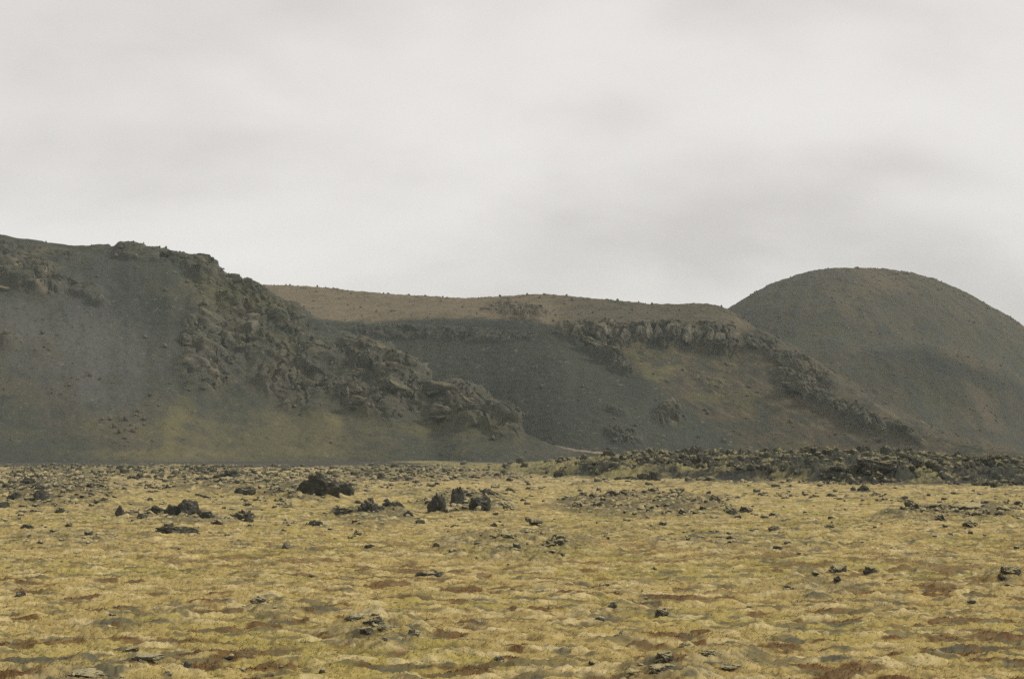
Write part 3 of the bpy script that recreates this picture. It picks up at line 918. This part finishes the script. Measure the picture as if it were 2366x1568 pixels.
def scatter():
    """candidate stones over the plain: place, width and height in metres, zone"""
    r = np.random.default_rng(21)
    N = 120000
    # even over the picture's ground with extra width either side
    D = np.exp(r.uniform(math.log(13.5), math.log(215), N))
    u = r.uniform(-350, 2715, N)
    x = (u - W / 2) / F * D
    v = HOR + CAMZ / D * F
    fd = curve(BAND_FRONT, u, 1); bw = fbm2(x / 7, D / 7, 3)
    band = (D > fd - 1 + 4 * bw) & (D < fd + 60)
    lo = fbm2(x / 13 + 3, D / 18, 4); hi = fbm2(x / 3.1 + 13, D / 3.5, 3)
    rocky = 0.9 * ss(0.0, 0.5, lo) * ss(25, 70, D) + 0.25 * ss(0.2, 0.6, hi)
    for cu, cv, hw, hh, st in ROCKY:
        d = ((u - cu) / hw) ** 2 + ((v - cv) / hh) ** 2 + 0.6 * hi
        rocky = np.maximum(rocky, st * (1 - ss(0.4, 1.2, d)))
    rocky = np.maximum(rocky, 0.95 * ss(75, 125, D) * ss(1250, 900, u) * ss(-0.35, 0.2, lo))
    pr = (0.022 + 0.34 * rocky ** 1.4) * (0.10 + 0.90 * ss(26, 75, D))
    bl = fbm2(x / 6 + 3, D / 9, 4)
    pr = np.where(band, (0.05 + 0.5 * ss(-0.15, 0.3, bl)) * (0.15 + 0.85 * ss(1080, 1650, u)), pr)
    keep = r.random(N) < pr
    x, D, u, v, band, rocky = x[keep], D[keep], u[keep], v[keep], band[keep], rocky[keep]
    n = len(x)
    w = 0.20 * np.exp(r.normal(0, 0.55, n)) * (0.55 + 0.95 * ss(22, 100, D))
    w = np.where(band, 0.55 * np.exp(r.normal(0, 0.55, n)), w)
    w = np.minimum(w, np.where(band, 1.7, np.where(D < 45, 0.30, 0.8)))
    h = w * r.uniform(0.22, 0.5, n)
    edge = (D > 115) & ~band
    w = np.where(edge, w * 1.35, w); h = np.where(edge, h * 1.45, h)
    h = np.where(band, w * r.uniform(0.3, 0.6, n), h)
    return x, D, w, h, u, v, band, rocky


def zone_of(u, v, band):
    side = 'left' if u < 800 else 'centre' if u < 1600 else 'right'
    if band:
        return ('lava_block', 'dark clinkery lava block in the long dark bank, %s part' % {'left': 'left', 'centre': 'middle', 'right': 'right'}[side], 'block', 'lava blocks in the far bank, %s part' % side)
    row = 'far' if v < 1150 else 'middle' if v < 1300 else 'front'
    txt = {'far': 'small mossy lava rock in the far moss below the hills, %s third',
           'middle': 'small dark lava rock in the middle of the moss plain, %s third',
           'front': 'small stone half sunk in the foreground moss, %s third'}[row] % side
    return ('lava_rock', txt, 'rock', '%s rocks in the moss, %s third' % (row, side))


def merged(name, xs, ys, zs, ws, hs, protos, mat, r):
    cos, fs, off = [], [], 0
    for i in range(len(xs)):
        co, f = protos[r.integers(len(protos))]
        a = r.uniform(0, 6.283); ca, sa = math.cos(a), math.sin(a)
        d = r.uniform(0.6, 1.0)
        px = co[:, 0] * ws[i] / 2; py = co[:, 1] * ws[i] / 2 * d
        cos.append(np.stack([px * ca - py * sa + xs[i], px * sa + py * ca + ys[i], co[:, 2] * hs[i] * 1.3 + zs[i] - 0.3 * hs[i]], -1))
        fs.append(f + off); off += len(co)
    return np.concatenate(cos), np.concatenate(fs)


def build_scatter():
    r = np.random.default_rng(5)
    x, D, w, h, u, v, band, rocky = scatter()
    z = ground(x, D)
    px = w / D * F
    inframe = (u > -20) & (u < 2385) & (v < 1600)
    score = np.where(inframe, px * np.where(band, 0.8, 1.0), 0)
    pick = np.argsort(-score)[:255]
    is_p = np.zeros(len(x), bool); is_p[pick] = True
    for i in pick:
        nm, lab, cat, grp = zone_of(u[i], v[i], band[i])
        near = v[i] > 1300
        mat = M_BANK if band[i] else (M_LICHEN if near and r.random() < 0.25 else M_MOSSY if r.random() < 0.6 else M_LAVA)
        o = bpy.data.objects.new(nm, rock_mesh(int(r.integers(len(PROTO))), mat))
        COL.objects.link(o)
        o.location = (x[i], D[i], z[i] - 0.25 * h[i]); o.scale = (w[i] / 2, w[i] / 2 * r.uniform(0.6, 1), h[i] * 1.25)
        o.rotation_euler = (0, 0, r.uniform(0, 6.28))
        tag(o, lab, cat, grp)
    rest = ~is_p
    jobs = [('lava_rubble', rest & band, SMALL, M_BANK, 'dark broken lava rubble heaped along the far bank'),
            ('mossy_stones', rest & ~band & (D < 70), SMALL, M_MOSSY, 'small mossy stones strewn through the nearer moss'),
            ('field_stones', rest & ~band & (D >= 70) & (D < 125), SMALL, M_PALE, 'small stones strewn through the far moss'),
            ('edge_rubble', rest & ~band & (D >= 125), SMALL, M_BANK, 'low dark rubble along the far edge of the plain below the hill')]
    for nm, sel, pro, mat, lab in jobs:
        idx = np.nonzero(sel)[0]
        co, f = merged(nm, x[idx], D[idx], z[idx], w[idx], h[idx], pro, mat, r)
        o = raw_mesh(nm, co, f, None, mat)
        tag(o, lab, None, None, 'stuff')
        print(nm, len(idx), len(co))


build_scatter()


# ------------------------------------------------------------------ moss fronds and heath sprigs
def blades(name, N, D0, D1, length, width, mat, label, seed, keep_fn=None, lean=0.7):
    r = np.random.default_rng(seed)
    D = np.exp(r.uniform(math.log(D0), math.log(D1), N))
    u = r.uniform(-150, 2515, N)
    x = (u - W / 2) / F * D
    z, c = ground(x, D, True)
    k = np.ones(N, bool) if keep_fn is None else keep_fn(c)
    x, D, z, c = x[k], D[k], z[k], c[k]
    n = len(x)
    L = length * np.exp(r.normal(0, 0.35, n)); Wd = width * r.uniform(0.6, 1.4, n) * (0.6 + D / 40)
    a = r.normal(-0.6, 0.5, n); le = r.uniform(0.6, 1.0, n) * lean
    tx = np.cos(a) * le * L; ty = np.sin(a) * le * L; tz = L * np.sqrt(np.maximum(1 - le * le, 0.02))
    yaw = r.uniform(-0.5, 0.5, n)
    bx = np.cos(yaw) * Wd / 2; by = np.sin(yaw) * Wd / 2
    z0 = z - 0.012
    p0 = np.stack([x - bx, D - by, z0], -1); p1 = np.stack([x + bx, D + by, z0], -1); p2_ = np.stack([x + tx, D + ty, z0 + tz], -1)
    co = np.stack([p0, p1, p2_], 1).reshape(-1, 3)
    f = np.arange(3 * n).reshape(-1, 3)
    v = np.exp(r.normal(0.05, 0.28, n))[:, None]
    cc = np.repeat(np.clip(c * v, 0, 0.8), 3, 0)
    o = raw_mesh(name, co, f, cc, mat, flat=True)
    tag(o, label, None, None, 'stuff')


is_heath = lambda c: (c[:, 0] > 1.55 * c[:, 1]) & (c[:, 0] < 0.24)
is_moss = lambda c: (c[:, 0] > 0.2)
blades('moss', 260000, 13, 60, 0.035, 0.013, M_GROUND, 'short yellow woolly moss covering the plain', 3, is_moss, 0.97)
blades('heath', 330000, 13, 60, 0.04, 0.012, M_GROUND, 'low rusty brown heath in patches between the moss', 4, is_heath, 0.93)


# ------------------------------------------------------------------ crags: broken blocks standing out of the hills
def crag_mesh(seed):
    r = np.random.default_rng(seed)
    bm = bmesh.new()
    bmesh.ops.create_icosphere(bm, subdivisions=5, radius=1.0)
    co = np.array([v.co for v in bm.verts], np.float64)
    f = np.array([[v.index for v in fc.verts] for fc in bm.faces], np.int32)
    bm.free()
    for _ in range(26):
        d = r.normal(size=3); d[2] *= 0.6; d /= np.linalg.norm(d)
        k = co @ d - r.uniform(0.38, 0.8)
        co = co - np.maximum(k, 0)[:, None] * d
    o = r.uniform(0, 50, 3)
    q = co * np.array((2.3, 2.3, 1.0)) + o
    n = fbm3(q[:, 0], q[:, 1], q[:, 2], 4, 0.55)
    q = co * np.array((6.0, 6.0, 2.2)) + o
    n2 = fbm3(q[:, 0], q[:, 1], q[:, 2], 3, 0.55, True)
    st = co[:, 2] * 4 + n * 2
    led = ss(0.3, 0.7, st - np.floor(st)) - (st - np.floor(st))
    pts = r.normal(size=(70, 3)) * np.array((0.65, 0.65, 0.65))
    wv = np.array((1.0, 1.0, 0.55))
    dd = np.linalg.norm((co[:, None] - pts[None]) * wv, axis=2) + 0.04 * n[:, None]
    srt = np.partition(dd, 1, axis=1)
    cell = r.uniform(-1, 1, 70)[np.argmin(dd, axis=1)]
    crack = 1 - ss(0.0, 0.07, srt[:, 1] - srt[:, 0])
    co = co * (1 + 0.20 * n + 0.06 * n2 + 0.10 * led + 0.13 * cell - 0.12 * crack)[:, None]
    me_o = raw_mesh('rock_outcrop', co.astype(np.float32), f, None, M_CRAG, flat=True)
    me = me_o.data; bpy.data.objects.remove(me_o)
    return me


CRAGS = [crag_mesh(900 + k) for k in range(8)]
CLIFFS = [crag_mesh(950 + k) for k in range(5)]
for me_ in CLIFFS:
    me_.materials.clear(); me_.materials.append(M_CLIFF)


def surface_at(key, u, v):
    P2, pu, pv = SURF[key]
    d = (pu - u) ** 2 + (pv - v) ** 2 + 1e6 * (P2[..., 1] > np.interp(u, [0, 3000], [600, 600]))
    i = np.unravel_index(np.argmin(d), d.shape)
    near = np.abs(pu - u) + np.abs(pv - v) < 6          # nearest to the eye among those on the sight line
    if near.any():
        dist = np.where(near, P2[..., 1], 1e9)
        i = np.unravel_index(np.argmin(dist), d.shape)
    return P2[i]


# hill, centre, size in the picture, tilt, label
OUTCROPS = [
    ('craggy_hill', 'outcrop of the dark crag by the left edge high on the craggy hill', 'crag by the left edge', [(25, 632, 90, 52, 0), (85, 640, 80, 46, 10), (130, 660, 70, 30, 15), (20, 668, 70, 26, 0), (75, 612, 60, 24, 5), (40, 590, 90, 20, 5), (190, 672, 40, 20, 10)]),
    ('craggy_hill', 'outcrop on the jagged upper shoulder where the left hill steps down', 'crag at the shoulder of the left hill', [(440, 606, 70, 26, 10), (478, 622, 34, 34, 30), (395, 588, 60, 18, 8), (300, 578, 80, 16, 4), (530, 654, 70, 30, 10), (575, 672, 60, 34, 20), (500, 668, 60, 34, 10), (545, 700, 70, 44, 20), (605, 690, 50, 34, 25)]),
    ('craggy_hill', 'outcrop in the broad broken rock face at the middle of the left hill', 'rock face of the left hill', [(480, 745, 80, 50, 30), (455, 795, 70, 56, 40), (520, 790, 80, 60, 30), (585, 750, 80, 54, 25), (640, 745, 80, 44, 30), (560, 815, 60, 40, 20), (690, 770, 80, 36, 30), (640, 800, 70, 40, 30), (445, 865, 60, 44, 30), (470, 890, 50, 30, 20), (430, 830, 50, 30, 20)]),
    ('craggy_hill', 'outcrop low on the left hill above its scree foot', 'low outcrops of the left hill', [(650, 880, 70, 46, 20), (710, 900, 90, 44, 15), (770, 880, 80, 44, 20), (740, 840, 70, 34, 30), (800, 925, 80, 36, 15), (690, 935, 60, 26, 10), (860, 940, 90, 36, 10)]),
    ('craggy_hill', 'outcrop of the knuckled crag halfway down the rocky spur', 'knuckled crag on the spur', [(820, 808, 80, 40, 30), (880, 830, 90, 44, 30), (935, 850, 80, 44, 30), (900, 880, 80, 50, 35), (850, 870, 70, 44, 35), (960, 885, 60, 40, 35), (930, 925, 90, 40, 25), (985, 915, 60, 34, 25)]),
    ('craggy_hill', 'outcrop of the blunt crag at the very tip of the rocky spur', 'blunt crag at the tip of the spur', [(1040, 905, 80, 40, 10), (1090, 930, 90, 50, 20), (1140, 960, 70, 44, 35), (1050, 955, 90, 40, 10), (1175, 985, 44, 36, 40), (1110, 985, 80, 26, 15)]),
    ('plateau_ridge', 'broken rock block of the pale cliff band under the plateau', 'blocks of the cliff band', [(1310, 764, 36, 26, 8), (1338, 768, 40, 30, 5), (1368, 770, 34, 30, 0), (1395, 772, 34, 34, 0), (1422, 774, 34, 34, 3), (1448, 776, 30, 38, 0), (1472, 773, 30, 42, 0), (1497, 772, 28, 40, 0), (1520, 774, 30, 44, 0), (1545, 776, 30, 40, 2), (1568, 777, 30, 44, 0), (1594, 778, 30, 42, 0), (1617, 780, 30, 46, 0), (1640, 785, 34, 46, 6), (1664, 790, 36, 46, 12), (1690, 778, 36, 32, 20), (1350, 748, 50, 14, 4), (1420, 748, 56, 14, 2), (1490, 742, 60, 14, 0), (1560, 740, 60, 14, 0), (1630, 744, 56, 16, 4), (1690, 750, 44, 20, 20)]),
    ('plateau_ridge', 'small pale outcrop on the plateau slope above the dark bowl', 'outcrops above the bowl', [(1130, 712, 60, 18, 5), (1180, 716, 60, 24, 5), (1225, 722, 46, 28, 10)]),
    ('plateau_ridge', 'dark outcrop beside the scree fan below the cliff band', 'outcrops beside the scree fan', [(1370, 806, 70, 20, 28), (1420, 832, 70, 28, 35), (1445, 848, 40, 26, 40), (1545, 962, 60, 44, 30), (1440, 1015, 60, 34, 20)]),
    ('plateau_ridge', 'outcrop of the dark rib running down the right flank of the ridge', 'dark rib of the right flank', [(1750, 800, 70, 26, 35), (1820, 845, 80, 26, 35), (1850, 905, 80, 34, 32), (1905, 930, 90, 38, 32), (1955, 950, 70, 30, 32), (2005, 968, 60, 24, 30), (1880, 880, 80, 24, 33), (2090, 1000, 60, 16, 30)]),
]


def build_outcrops():
    r = np.random.default_rng(12)
    for key, lab, grp, lst in OUTCROPS:
        for (u, v, wpx, hpx, tilt) in lst:
            p = surface_at(key, u, v)
            D = p[1]
            w = wpx / F * D * 0.72; h = hpx / F * D * 0.70
            pool = CLIFFS if ('cliff' in grp or 'above the bowl' in grp) else CRAGS
            o = bpy.data.objects.new('rock_outcrop', pool[int(r.integers(len(pool)))])
            COL.objects.link(o)
            dep = 0.5 * (w + h) * 0.7
            o.location = (p[0], p[1] + dep * (0.62 if key == 'craggy_hill' else 0.45), p[2] - 0.18 * h)
            o.scale = (w, dep, h)
            o.rotation_euler = (math.radians(-18), math.radians(tilt), r.uniform(-0.4, 0.4) + (math.pi if r.random() < 0.5 else 0))
            if abs(o.rotation_euler[2]) > 1.5:
                o.rotation_euler[0] *= -1; o.rotation_euler[1] *= -1
            tag(o, lab, 'outcrop', grp)


build_outcrops()


# ------------------------------------------------------------------ loose stones on the slopes
def build_scree():
    r = np.random.default_rng(77)
    for (p, sz), lab in zip(STONES, ('loose stones strewn over the craggy left hill', 'loose stones strewn over the plateau ridge and its skyline', 'loose stones strewn over the rounded hill')):
        co, f = merged('scree', p[:, 0], p[:, 1], p[:, 2], sz, sz * r.uniform(0.4, 0.9, len(sz)), SMALL if len(sz) < 0 else TINY, M_CRAG, r)
        tag(raw_mesh('scree', co, f, None, M_CRAG), lab, None, None, 'stuff')


build_scree()

o = put_rock('boulder', 377, 603, 9, 10, 'pale cream boulder near the skyline of the craggy left hill', 'boulder', None, M_LICHEN, 0.9, 2, D=374.0)
o.location.z = float(place(377, 603, 374.0)[2]); o.active_material = M_LICHEN
